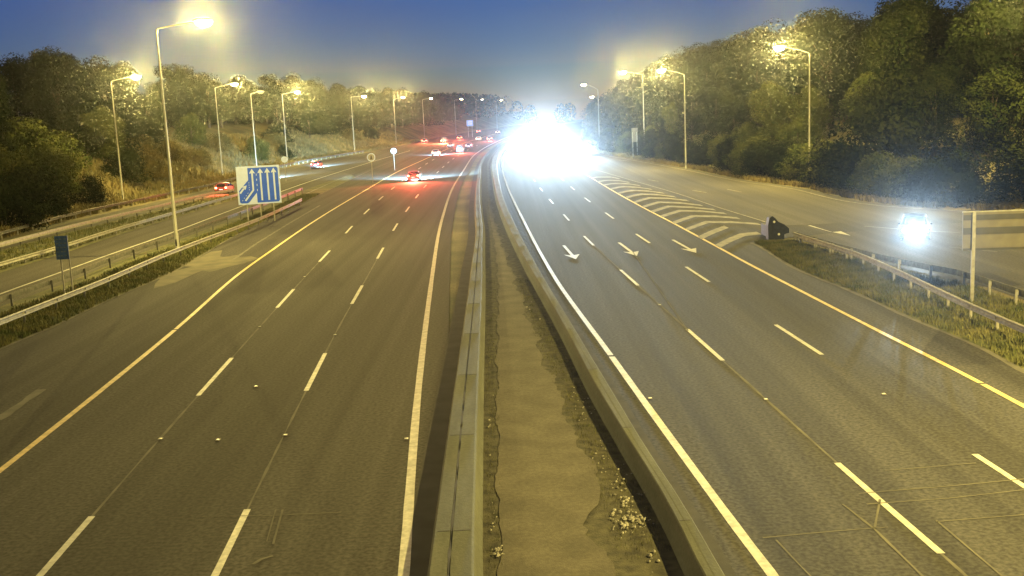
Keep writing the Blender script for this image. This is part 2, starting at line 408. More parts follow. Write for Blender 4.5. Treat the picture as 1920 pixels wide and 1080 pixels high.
# scratches, sealed cuts and old marks on the asphalt
def stroke(m_, pts, wd, z=Z+.002, jit=.3):
    P = [un(*p, z=z) for p in pts]; vs = []; fs = []
    Q = []
    for a, b in zip(P[:-1], P[1:]):
        n = max(2, int((b-a).length/.5)); Q += [a + (b-a)*k/n for k in range(n)]
    Q.append(P[-1])
    for i, q in enumerate(Q):
        t = (Q[min(i+1, len(Q)-1)]-Q[max(i-1, 0)]); t.z = 0; t.normalize(); nn = Vector((-t.y, t.x, 0))*wd/2*(1+random.uniform(-jit, jit))
        vs += [q-nn, q+nn]
        if i: fs.append((2*i-2, 2*i-1, 2*i+1, 2*i))
    m_.add(vs, fs)
for pts, wd in [([(1610,925),(1770,912),(1930,897)], .05), ([(1625,945),(1780,934),(1930,917)], .05), ([(1430,1008),(1560,996),(1665,988)], .05),
                ([(1755,978),(1930,964)], .05), ([(1650,936),(1640,990)], .05), ([(1580,945),(1640,992),(1735,1085)], .06), ([(1755,975),(1885,1085)], .05),
                ([(1660,882),(1830,868)], .04), ([(530,955),(512,1020)], .05), ([(517,955),(500,1015)], .04), ([(474,1058),(490,1048),(512,1042)], .08),
                ([(380,968),(520,966),(640,960)], .03), ([(1455,1012),(1500,1060),(1530,1090)], .04), ([(1185,470),(1290,620)], .05)]:
    stroke(wn, pts, wd)
stroke(wn, [(437,487),(480,457),(540,420),(600,385)], .22)
stroke(wn, [(-5,788),(78,730)], .35)
wn.build('worn_marking', M['seam'], kind='structure')
# pale dust patch on the hard shoulder
mb = MB(); c = un(385, 497, .006)
vs = [(c.x, c.y, .007)]; 
for k in range(26):
    a = 2*PI*k/26; r = 1+.35*math.sin(3*a+1)+.2*math.sin(7*a)+random.uniform(-.1, .1)
    vs.append((c.x+2.1*r*math.cos(a), c.y+6.5*r*math.sin(a), .007))
mb.add(vs, [(0, k+1, (k+1) % 26+1) for k in range(26)])
mb.build('dust_patch', mat('pale_dust', (.070, .064, .048), .95, col2=(.125, .112, .075), scale=.9, detail=10), kind='structure')
# arrows pointing down the lanes, towards traffic
mb = MB()
def arrow(Y, f1, f2, ln=5.6):
    x = (f1(Y)+f2(Y))/2; s = (base(Y)-base(Y-6))/6
    P = [(-.085, ln), (.085, ln), (.085, 2.0), (.38, 2.6), (0, 0), (-.38, 2.6), (-.085, 2.0)]
    P = [(-.10, ln), (.10, ln), (.10, 1.9), (.52, 2.3), (0, 0), (-.52, 2.3), (-.10, 1.9)]
    mb.add([(x+a+s*b, Y+b, Z) for a, b in P], [(0, 1, 2, 6), (2, 3, 4), (6, 2, 4), (6, 4, 5)])
arrow(66.8, RW, D1, 7.2); arrow(67.0, D1, D2, 7.2); arrow(67.2, D2, RY, 7.2)
p = un(1595, 442)
mb.add([(p.x, p.y, .012), (p.x+.15, p.y+2.6, .012), (p.x-.55, p.y+2.4, .012), (p.x-.75, p.y+7, .012), (p.x-.95, p.y+7, .012), (p.x-.6, p.y+2.4, .012)],
       [(0, 1, 2), (2, 3, 4, 5)])
mb.build('arrow_marking', M['paint'], kind='structure')
mb = MB()
for a, b in (((1299,357),(1325,361)), ((1364,355),(1390,360)), ((1215,337),(1235,340)), ((1160,300),(1180,302))):
    stroke(mb, [a, b], .22, .014)
stroke(mb, [(1620,424),(1720,432),(1800,436)], .18, .014); stroke(mb, [(1780,463),(1870,472)], .12, .014)
ribs(mb, RB.off(-1.2), 82, 230, .18, .014)
mb.build('lane_marking', M['paint_worn'], kind='structure')
# hatched gore: chevron bars between the two carriageways
mb = MB(); ribs(mb, HR, 78, 165, .16, .016)
chev = []
def bar(pts, wd):
    P = [un(*q, z=.012) for q in pts]; vs = []; fs = []
    for i, q in enumerate(P):
        vs += [(q.x, q.y - wd/2, .012), (q.x, q.y + wd/2, .012)]
        if i: fs.append((2*i-2, 2*i-1, 2*i+1, 2*i))
    mb.add(vs, fs)
bar([(1345,462),(1368,450),(1392,440),(1424,437)], 1.7)
bar([(1312,446),(1338,434),(1362,425)], 1.7)
for (a, b, c_, wd) in [((1288,430),(1326,416),(1424,420), 1.5), ((1262,418),(1300,405),(1385,409), 1.6), ((1240,406),(1275,395),(1360,400), 1.6), ((1222,397),(1254,387),(1340,393), 1.7),
                       ((1205,388),(1236,379),(1316,385), 1.7), ((1190,379),(1218,371),(1290,376), 1.8), ((1175,370),(1203,364),(1266,369), 1.9), ((1160,362),(1186,357),(1244,362), 2.0),
                       ((1146,354),(1170,350),(1222,355), 2.0), ((1132,347),(1156,344),(1200,348), 2.1), ((1120,341),(1142,338),(1180,342), 2.1), ((1108,334),(1128,332),(1162,335), 2.2)]:
    bar([a, ((a[0]+b[0])/2+2, (a[1]+b[1])/2-1), b, ((b[0]+c_[0])/2, (b[1]+c_[1])/2-1.5), c_], wd)
mb.build('hatch_marking', M['paint_worn'], kind='structure')

# ------------------------------------------------------------------ reflective road studs
st = MB(); st.box((0, 0, .010), (.13, .17, .016)); me_sb = st.mesh('stud_base', M['stud_base'])
st = MB(); st.box((0, 0, .024), (.10, .07, .012), tp=.7); me_sr = st.mesh('reflector', M['stud'])
STUDS = [(301,823,'bright road stud on the left lane line, nearest the camera'), (409,825,'road stud alone in the middle of the left middle lane'),
         (535,816,'bright road stud on the seam between the middle and right lanes of the left carriageway'),
         (480,725,'small road stud in the middle lane, farther than the one alone below it'), (762,823,'dim road stud just left of the white median edge line'),
         (628,628,'road stud between two long dashes of the left carriageway'), (487,613,'road stud on the left lane line above the dash by the yellow line'),
         (571,519,'small distant road stud on the left lane line'), (1436,749,'road stud on the seam of the right carriageway'),
         (1657,739,'road stud in the outer lane of the right carriageway'), (1219,747,'road stud just right of the white edge line of the right carriageway'),
         (1237,572,'small road stud on the seam beyond the long dash of the right carriageway')]
for x, y, lb in STUDS:
    q = un(x, y, .009); r = empty('road_stud', (q.x, q.y, .009), label=lb, cat='road stud', group='reflective studs set in the lanes')
    link('stud_base', me_sb, r); link('reflector', me_sr, r)

# ------------------------------------------------------------------ litter, weeds and grass
mb = MB()
def scrap(x, y, z, s):
    a = random.uniform(0, PI); b = random.uniform(-.6, .6); n = random.randint(4, 6); P = []
    for k in range(n):
        q = a + 2*PI*k/n; r = s*random.uniform(.4, 1); P.append((x+r*math.cos(q), y+r*1.3*math.sin(q), z+.02+abs(b)*s*(math.sin(q)*.6+.6)))
    mb.add(P + [(x, y, z+.03+s*.35)], [(k, (k+1) % n, n) for k in range(n)])
for cx, cy, sx, sy, n, s in [(1180,975,24,14,60,.034), (1190,985,34,22,46,.022), (1160,900,14,24,26,.026), (1100,770,12,24,20,.022), (1130,850,14,30,20,.02), (935,1035,14,10,26,.028),
                             (926,960,6,40,14,.022), (1015,602,5,3,2,.09), (990,575,10,10,3,.05), (1075,740,12,30,8,.035), (920,800,8,90,9,.03), (1175,940,22,18,26,.03),
                             (1225,1060,25,25,6,.05)]:
    for _ in range(n):
        q = un(random.gauss(cx, sx*.6), random.gauss(cy, sy*.6)); scrap(q.x, q.y, 0, s*random.uniform(.4, 2.0))
mb.build('litter', M['litter'], kind='stuff', label='pale scraps of rubbish and broken debris along the median', cat='litter')

def tufts(name, region, n, h, m, label, cat='grass'):
    mb = MB()
    for _ in range(n):
        x, y, z = region()
        if z is None: continue
        for k in range(4):
            a = random.uniform(0, 2*PI); hh = h*random.uniform(.4, 1.2); ln = hh*random.uniform(.2, .8); wd = h*.09
            ca, sa = math.cos(a), math.sin(a); ox, oy = random.uniform(-.12, .12), random.uniform(-.12, .12)
            mb.add([(x+ox-sa*wd, y+oy+ca*wd, z-.03), (x+ox+sa*wd, y+oy-ca*wd, z-.03), (x+ox+ca*ln+sa*wd*.4, y+oy+sa*ln-ca*wd*.4, z+hh), (x+ox+ca*ln-sa*wd*.4, y+oy+sa*ln+ca*wd*.4, z+hh*.95)], [(0, 1, 2, 3)])
    return mb.build(name, M[m], kind='stuff', label=label, cat=cat)
def rg_left():
    Y = 45*math.exp(random.random()*1.12); a, b = R2(Y)+.8, KL(Y)-.15; return (random.uniform(a, b), Y, -.02)
def rg_left2():
    Y = 70*math.exp(random.random()*.75); a, b = T2(Y)+.3, T3(Y)-.2; return (random.uniform(a, b), Y, -.02)
def rg_right():
    Y = random.uniform(30, 71); a, b = SE(Y)+.2, G2(Y)+.2
    return (random.uniform(a, b), Y, -.02)
def rg_rightslope():
    Y = random.uniform(78, 260); d = abs(random.gauss(0, 1.6))+.2; x = RB(Y)+d; return (x, Y, ground_z(x, Y))
def rg_bank():
    Y = 85*math.exp(random.random()*1.6); d = random.uniform(.2, 20); x = T1(Y)-d; return (x, Y, ground_z(x, Y)+hnoise(x, Y)*.18*min(1, ground_z(x, Y)/1.5))
def rg_med():
    q = random.random(); Y = random.uniform(21, 60)
    x = random.uniform(RP(Y)+.05, RBI(Y)-.05) if q < .75 else random.uniform(LBI(Y)+.03, LP(Y)-.02)
    return (x, Y, 0)
tufts('verge_weeds', rg_left, 9000, .24, 'blade', 'rough grass between the two guardrails left of the carriageway')
tufts('verge_weeds', rg_left2, 2500, .25, 'blade', 'grass strip between the slip road rails on the far left')
tufts('verge_weeds', rg_right, 9000, .20, 'blade', 'short grass of the right verge beneath the guardrail')
tufts('verge_weeds', rg_rightslope, 3500, .45, 'blade_dry', 'dry grass along the outer edge of the right slip road')
tufts('bank_grass', rg_bank, 15000, .75, 'blade_dry', 'dry rough grass covering the left bank')
tufts('median_weeds', rg_med, 1500, .06, 'blade', 'low weeds and moss in the soil of the median', 'weeds')

# ------------------------------------------------------------------ guardrails
def guardrail(f, Y0, Y1, label, face, beam='galv', post='galv', h=.72, spacing=3.2, double=False, z0=-.02):
    root = empty('guardrail', (f(Y0), Y0, 0), label=label, cat='guardrail', group='steel guardrails beside the roads')
    ox, oy = f(Y0), Y0
    prof = [(.00, -.155), (.045, -.125), (.045, -.085), (-.01, -.03), (-.01, .03), (.045, .085), (.045, .125), (.0, .155), (-.02, .155), (-.03, 0), (-.02, -.155)]
    mb = MB(); vs = []; fs = []; Ys = frange(Y0, Y1, 2.0); n = len(prof)
    for i, Y in enumerate(Ys):
        dip = 0
        for (a, b) in prof: vs.append((f(Y)-ox + face*a, Y-oy, h-.155+b))
        if i:
            for k in range(n): fs.append(((i-1)*n+k, (i-1)*n+(k+1) % n, i*n+(k+1) % n, i*n+k))
    fs.append(tuple(range(n))); fs.append(tuple(range((len(Ys)-1)*n, len(Ys)*n))[::-1])
    mb.add(vs, fs); mb.build('rail_beam', M[beam], root)
    if double:
        mb = MB(); mb.add([(x - face*.42, y, z) for x, y, z in vs], fs); mb.build('rail_beam', M[beam], root)
    pm = MB(); pm.box((-face*.10, 0, (h-.05)/2), (.11, .06, h-.05+.04)); pm.box((-face*.03, 0, h-.16), (.10, .10, .2)); pme = pm.mesh('post', M[post])
    ys = frange(Y0+1, Y1-1, spacing)[:100]
    for Y in ys: link('post', pme, root, (f(Y)-ox, Y-oy, z0))
    return root
guardrail(R1.off(.0), -6, 122, 'bright long guardrail at the edge of the left hard shoulder', 1, post='galv_dark', spacing=3.6)
guardrail(R2, -6, 142, 'dark guardrail seen from behind, between the left verge and the collector road', -1, beam='galv_dark', post='galv_dark', spacing=4.8)
guardrail(T3, 20, 150, 'thin guardrail left of the collector road, right of the grass strip', 1, spacing=4.8, h=.6)
guardrail(T2, 20, 146, 'heavy double guardrail at the right side of the far slip road, ending at the nose', -1, spacing=3.6, double=True, post='galv_dark')
guardrail(T1, 84, 300, 'farthest left guardrail at the foot of the wooded bank', 1, beam='galv_dark', spacing=4.0)
guardrail(G1, 12, 70, 'bright guardrail on the right verge, running back from the dark crash cushion', -1, spacing=2.6)
guardrail(G2, 12, 70, 'dark guardrail seen from behind along the right slip road', 1, beam='galv_dark', spacing=2.6)

# ------------------------------------------------------------------ crash cushion at the gore nose
q = un(1452, 448); r = empty('crash_cushion', (q.x, q.y, 0), label='dark tapering crash cushion with two pale reflectors at the nose of the right verge', cat='crash cushion')
mb = MB()
out = [(-.50, .0), (-.52, 1.0), (-.42, 1.5), (-.22, 1.62), (.0, 1.45), (.18, 1.22), (.62, 1.0), (.92, .72), (.92, .42), (.60, .34), (.60, 0)]
mb.prism(out, -.35, .35); mb.build('cushion_body', M['rubber'], r)
mb = MB(); mb.prism([(-.2, 0), (-.2, .8), (.5, .7), (.5, 0)], .352, 3.0); mb.build('cushion_bay', M['rubber'], r)
for dx, dz in ((-.10, 1.22), (.22, .36)):
    mb = MB(); mb.ellip((dx, -.36, dz), (.085, .02, .085), 10, 6); mb.build('reflector', M['stud'], r)

# ------------------------------------------------------------------ street lamps
GI = {}
def lamp_meshes(reach, rise):
    k = (round(reach, 1), round(rise, 1))
    if k in GI: return GI[k]
    s = 1 if reach > 0 else -1
    a = MB(); a.tube([(0, 0, -.4), (s*.10, 0, .05), (reach*.3, 0, rise*.45), (reach*.7, 0, rise*.85), (reach-s*.35, 0, rise)], [.05, .05, .045, .04, .04], 8)
    h = MB(); h.ellip((reach, 0, rise+.0), (.78, .56, .30), 20, 10, z0=.02)
    b = MB(); b.ellip((reach+s*.06, 0, rise-.02), (.62, .46, .40), 20, 12, z1=-.02)
    GI[k] = (a.mesh('arm', M['pole'], True), h.mesh('lamp_head', M['lamp_body'], True), {n: b.mesh('lamp_bowl', M[n], True) for n in ('bowl', 'bowl_dim', 'bowl_off')}); return GI[k]
LIGHTS = {}
LAMPS = []
LENGTHWISE = 4.2
def photometry(l):
    # batwing distribution: a peak lengthwise along the road, close to the horizontal
    l.use_nodes = True; t = l.node_tree; em = t.nodes['Emission']
    tc = t.nodes.new('ShaderNodeNewGeometry'); sp = t.nodes.new('ShaderNodeSeparateXYZ'); t.links.new(tc.outputs['Incoming'], sp.inputs[0])
    def node(op, a, b=None):
        n = t.nodes.new('ShaderNodeMath'); n.operation = op
        for k, q in enumerate((a, b)):
            if q is None: continue
            if isinstance(q, float): n.inputs[k].default_value = q
            else: t.links.new(q, n.inputs[k])
        return n.outputs[0]
    def ramp(src, a, b, lo, hi):
        n = t.nodes.new('ShaderNodeMapRange')
        for k, q in zip(('From Min', 'From Max', 'To Min', 'To Max'), (a, b, lo, hi)): n.inputs[k].default_value = q
        t.links.new(src, n.inputs[0]); return n.outputs[0]
    along = ramp(node('ABSOLUTE', sp.outputs['Y']), .90, .932, 0.0, LENGTHWISE)
    flat = ramp(node('ABSOLUTE', sp.outputs['Z']), .10, .15, 1.0, 0.0)
    t.links.new(node('ADD', node('MULTIPLY', along, flat), 1.0), em.inputs['Strength'])
def street_lamp(x, Y, ztop, reach, rise, label, power=1.0, bowl='bowl', rb=.13):
    z0 = ground_z(x, Y)-.05; hgt = ztop - z0; LAMPS.append((x+reach, Y))
    r = empty('street_lamp', (x, Y, z0), label=label, cat='street lamp', group='sodium street lamps along the motorway')
    mb = MB(); mb.tube([(0, 0, 0), (0, 0, 1.5), (0, 0, 1.52), (0, 0, hgt)], [rb, rb, rb*.82, .055], 12)
    pl = mb.build('pole', M['pole'], r, smooth=True)
    d = MB(); d.box((0, -rb-.004, .8), (.12, .02, .5)); d.build('access_door', M['galv_dark'], pl)
    a, h, b = lamp_meshes(reach, rise)
    link('arm', a, r, (0, 0, hgt)); hd = link('lamp_head', h, r, (0, 0, hgt)); link('lamp_bowl', b[bowl], hd)
    if power > 0:
        key = round(power, 2)
        if key not in LIGHTS:
            l = bpy.data.lights.new('lamp_light', 'POINT'); photometry(l); l.energy = LAMP_POWER*power; l.color = SODIUM; l.shadow_soft_size = .07; LIGHTS[key] = l
        lo = bpy.data.objects.new('lamp_light', LIGHTS[key]); COL.objects.link(lo); lo.parent = hd; lo.location = (reach, 0, rise-.09)
    return r
def lamp_px(Y, top, lampx, lampy, label, **kw):
    t = at_depth(*top, Y); l = at_depth(lampx, lampy, Y)
    return street_lamp(t.x, Y, t.z, l.x-t.x, l.z-t.z, label, **kw)
q = un(333, 473)
lamp_px(q.y, (293,55), 380, 40, 'tallest and nearest lamp column, standing between the two left guardrails', rb=.17)
lamp_px(138, (208,153), 254, 143, 'bright lamp column at far left before the wooded bank')
lamp_px(190, (403,165), 439, 157, 'lamp column behind the car left of the blue lane sign')
lamp_px(238, (529,177), 557, 172, 'lamp column rising just right of the blue lane sign')
lamp_px(205, (470,176), 488, 172, 'faint unlit lamp column rising behind the blue lane sign', power=0, bowl='bowl_off')
lamp_px(300, (658,182), 682, 180, 'lamp column on the left bank, standing above the round sign with a dark symbol')
lamp_px(365, (738,187), 755, 182, 'bright lamp column on the left bank, directly above the round pale grey sign')
lamp_px(430, (792,187), 808, 184, 'lamp column behind the red tail lights at the left end of the queue', power=0)
lamp_px(490, (852,188), 865, 185, 'lamp column above the middle of the queue of cars', power=0)
lamp_px(570, (892,190), 904, 186, 'faint far lamp column above the small blue sign', power=0, bowl='bowl_dim')
lamp_px(620, (930,190), 940, 187, 'farthest lamp column left of the white headlight glare', power=0)
lamp_px(118, (1518,100), 1462, 88, 'brightest lamp column at right, rising from lit shrubs')
lamp_px(158, (1283,140), 1241, 131, 'lamp column on the right slip road, next left of the brightest right one')
lamp_px(200, (1205,140), 1168, 135, 'right lamp column behind the small yellowish sign panel')
lamp_px(258, (1121,168), 1095, 158, 'faint lamp column directly right of the headlight glare', power=0)
lamp_px(340, (1124,187), 1110, 181, 'farthest right lamp, low behind the headlight glare', power=0)
# the row goes on beyond the frame, beside and behind the camera
street_lamp(-25.5, 8, 16.3, 3.5, .6, 'lamp column outside the frame on the left verge', rb=.17, power=.05)
street_lamp(46, 84, 17, -4.3, .8, 'lamp column outside the frame on the right bank', power=1.5)
street_lamp(27, 22, 16.5, -4.3, .8, 'lamp column outside the frame beside the right carriageway', power=2.4)
street_lamp(-58, 92, 16.5, 3.3, .7, 'lamp column outside the frame on the left bank', power=.25)

# ------------------------------------------------------------------ signs
def sign_root(name, x, Y, rz, label, cat='road sign', group=None):
    return empty(name, (x, Y, ground_z(x, Y)), rz, label, cat, group)
# big blue lane diagram sign
c = un(491, 416); r = sign_root('lane_sign', c.x, c.y, math.radians(14), 'large square white sign with blue lanes and white arrows on three posts')
SW, SH, SB = 4.05, 3.65, 1.75
mb = MB(); mb.box((0, 0, SB+SH/2), (SW, .05, SH)); pn = mb.build('sign_panel', M['sign_white'], r)
def uv(u, v, d): return ((u-.5)*SW, -.025-d, SB+SH*(1-v))
def poly(m_, pts, d, mi=0):
    m_.add([uv(a, b, d) for a, b in pts], [tuple(range(len(pts)))], mi)
bl = MB()
def bpoly(pts, d=.004): poly(bl, pts, d)
bpoly([(.265,.045), (.93,.045), (.965,.08), (.965,.93), (.93,.965), (.44,.965), (.44,.70), (.265,.40)], .004)
bpoly([(.265,.40), (.44,.70), (.25,.945), (.21,.965), (.075,.965), (.035,.93), (.035,.63), (.265,.36)][:8], .006)
bl.build('blue_lanes', M['sign_blue'], pn)
wh = MB()
def line(a, b, wd, d=.010):
    dx, dy = b[0]-a[0], b[1]-a[1]; L_ = math.hypot(dx, dy); nx_, ny_ = -dy/L_*wd/2, dx/L_*wd/2
    poly(wh, [(a[0]-nx_, a[1]-ny_), (b[0]-nx_, b[1]-ny_), (b[0]+nx_, b[1]+ny_), (a[0]+nx_, a[1]+ny_)], d)
def head(p, dr, s, d=.012):
    L_ = math.hypot(*dr); ux, uy = dr[0]/L_, dr[1]/L_; px_, py_ = -uy, ux
    tip = (p[0]+ux*s*.75, p[1]+uy*s*.75)
    poly(wh, [tip, (p[0]+px_*s*.62-ux*s*.35, p[1]+py_*s*.62-uy*s*.35), (p[0]+px_*s*.62-ux*s*.62, p[1]+py_*s*.62-uy*s*.62), (p[0]-ux*s*.30, p[1]-uy*s*.30),
              (p[0]-px_*s*.62-ux*s*.62, p[1]-py_*s*.62-uy*s*.62), (p[0]-px_*s*.62-ux*s*.35, p[1]-py_*s*.62-uy*s*.35)], d)
for u in (.555, .715, .865):
    line((u, .17), (u, .91), .040); head((u, .14), (0, -1), .095)
line((.365, .17), (.365, .64), .040); line((.368, .625), (.165, .90), .040); head((.365, .14), (0, -1), .095)
line((.055, .70), (.15, .57), .040); head((.175, .54), (.72, -.7), .085)
for k in range(4): line((.46, .20+k*.135), (.46, .255+k*.135), .014)
for k in range(4): line((.275, .42+k*.06), (.275, .445+k*.06), .012)
for k in range(4): line((.245-k*.045, .69+k*.062), (.225-k*.045, .715+k*.062), .012)
wh.build('arrows', M['sign_white'], pn)
for dx in (-1.25, 0, 1.25):
    mb = MB(); mb.box((dx, .08, (SB+SH-.2)/2), (.10, .10, SB+SH-.2)); mb.build('post', M['galv'], r)
# small dark blue panel on two posts, far left
c = un(132, 557); r = sign_root('information_sign', c.x, c.y, math.radians(8), 'small dark blue rectangular sign on two grey posts at far left')
b0 = at_depth(123, 486, c.y).z; t0 = at_depth(123, 442, c.y).z
mb = MB(); mb.box((-.16, 0, (b0+t0)/2), (.70, .04, t0-b0)); pn = mb.build('sign_panel', M['sign_navy'], r)
mb = MB()
for k in range(5):
    z = t0-.18-k*.24
    for s in range(3): mb.box((-.38+s*.2+random.uniform(-.02, .02), -.022, z), (.12, .006, .06))
mb.build('faded_lettering', mat('faded_lettering', (.085, .115, .145), .6), pn)
for dx, mm in ((-.30, 'galv'), (.16, 'galv')):
    mb = MB(); mb.tube([(dx, .06, -.05), (dx, .06, t0-.05)], .045, 8); mb.build('post', M[mm], r, smooth=True)
# round signs
def round_sign(px, py, Y, rad, label, style):
    c = at_depth(px, py, Y); g = ground_z(c.x, Y)
    r = empty('round_sign', (c.x, Y, g), math.radians(6), label, 'road sign', 'round signs on posts left of the carriageway')
    mb = MB(); mb.tube([(0, 0, c.z-g), (0, .03, c.z-g)], rad, 24); f = mb.build('sign_face', M['grey_face'] if style != 'plain' else M['sign_white'], r)
    if style == 'figure':
        mb = MB(); n = 28; vs = []
        for k in range(n):
            a = 2*PI*k/n; vs += [(rad*.99*math.cos(a), -.006, c.z-g+rad*.99*math.sin(a)), (rad*.78*math.cos(a), -.006, c.z-g+rad*.78*math.sin(a))]
        mb.add(vs, [(2*k, 2*k+1, (2*k+3) % (2*n), (2*k+2) % (2*n)) for k in range(n)]); mb.build('rim', M['sign_white'], f)
        mb = MB(); mb.add([(-.32*rad, -.008, c.z-g-.5*rad), (.32*rad, -.008, c.z-g-.5*rad), (.1*rad, -.008, c.z-g+.45*rad), (-.1*rad, -.008, c.z-g+.45*rad)], [(0, 1, 2, 3)])
        mb.build('symbol', M['sign_black'], f)
    mb = MB(); mb.tube([(0, .08, -.05), (0, .08, c.z-g+rad*.5)], .045, 8); mb.build('post', M['galv'], r)
round_sign(533, 299, 172, .50, 'small plain white round sign just right of the blue lane sign', 'plain')
round_sign(696, 295, 158, .62, 'larger round sign with a dark symbol inside a white ring on the left verge', 'figure')
round_sign(738, 283, 192, .52, 'farthest round pale grey sign, between the carriageway and the slip road', 'grey')
# small blue gantry-like sign far away
c = at_depth(881, 231, 440); g = ground_z(c.x, 440)
r = empty('blue_sign', (c.x, 440, g), 0, 'small distant bright blue square sign above the queue of cars', 'road sign')
mb = MB(); mb.box((0, 0, c.z-g), (2.6, .06, 2.4)); pn = mb.build('sign_panel', M['sign_blue'], r)
mb = MB(); mb.box((0, -.035, c.z-g+.5), (1.6, .01, .22)); mb.box((0, -.035, c.z-g-.3), (1.6, .01, .22)); mb.build('lettering', M['grey_face'], pn)
for dx in (-.8, .8):
    mb = MB(); mb.box((dx, .09, (c.z-g)/2), (.14, .1, c.z-g)); mb.build('post', M['galv'], r)
# small panel in front of the right trees
c = at_depth(1190, 253, 200); g = ground_z(c.x, 200)
r = empty('back_facing_sign', (c.x, 200, g), 0, 'small upright yellowish sign panel before the trees right of the glare', 'road sign')
mb = MB(); mb.box((0, 0, c.z-g), (1.15, .05, 2.6)); mb.build('sign_panel', mat('dull_sign_panel', (.10, .095, .07), .7), r)
for dx in (-.4, .4):
    mb = MB(); mb.box((dx, -.07, (c.z-g)/2), (.09, .08, c.z-g+1)); mb.build('post', M['galv'], r)
# large sign seen from behind at the right edge
c = un(1822, 566); Y = c.y; t = at_depth(1822, 399, Y); b = at_depth(1822, 470, Y)
r = empty('back_facing_sign', (c.x, Y, 0), math.radians(-6), 'large sign seen from its plain back, at the right edge between the guardrails', 'road sign')
hh = t.z-b.z; W_ = 4.2
mb = MB(); mb.box((W_/2-.45, .10, (t.z+b.z)/2), (W_, .04, hh)); pn = mb.build('sign_panel', M['sign_back'], r)
for zz, th in ((t.z-.22, .24), ((t.z+b.z)/2+.02, .30), (b.z+.05, .10)):
    mb = MB(); mb.box((W_/2-.45, .065, zz), (W_-.04, .028, th)); mb.build('stiffening_rail', M['sign_backrail'], pn)
mb = MB(); mb.box((W_/2-.45, .10, t.z+.03), (W_+.02, .08, .055)); mb.build('top_edge', M['galv'], pn)
for dx in (0, 2.6):
    mb = MB(); mb.box((dx, 0, (t.z+.02)/2), (.15, .10, t.z+.02)); mb.build('post', M['galv'], r)

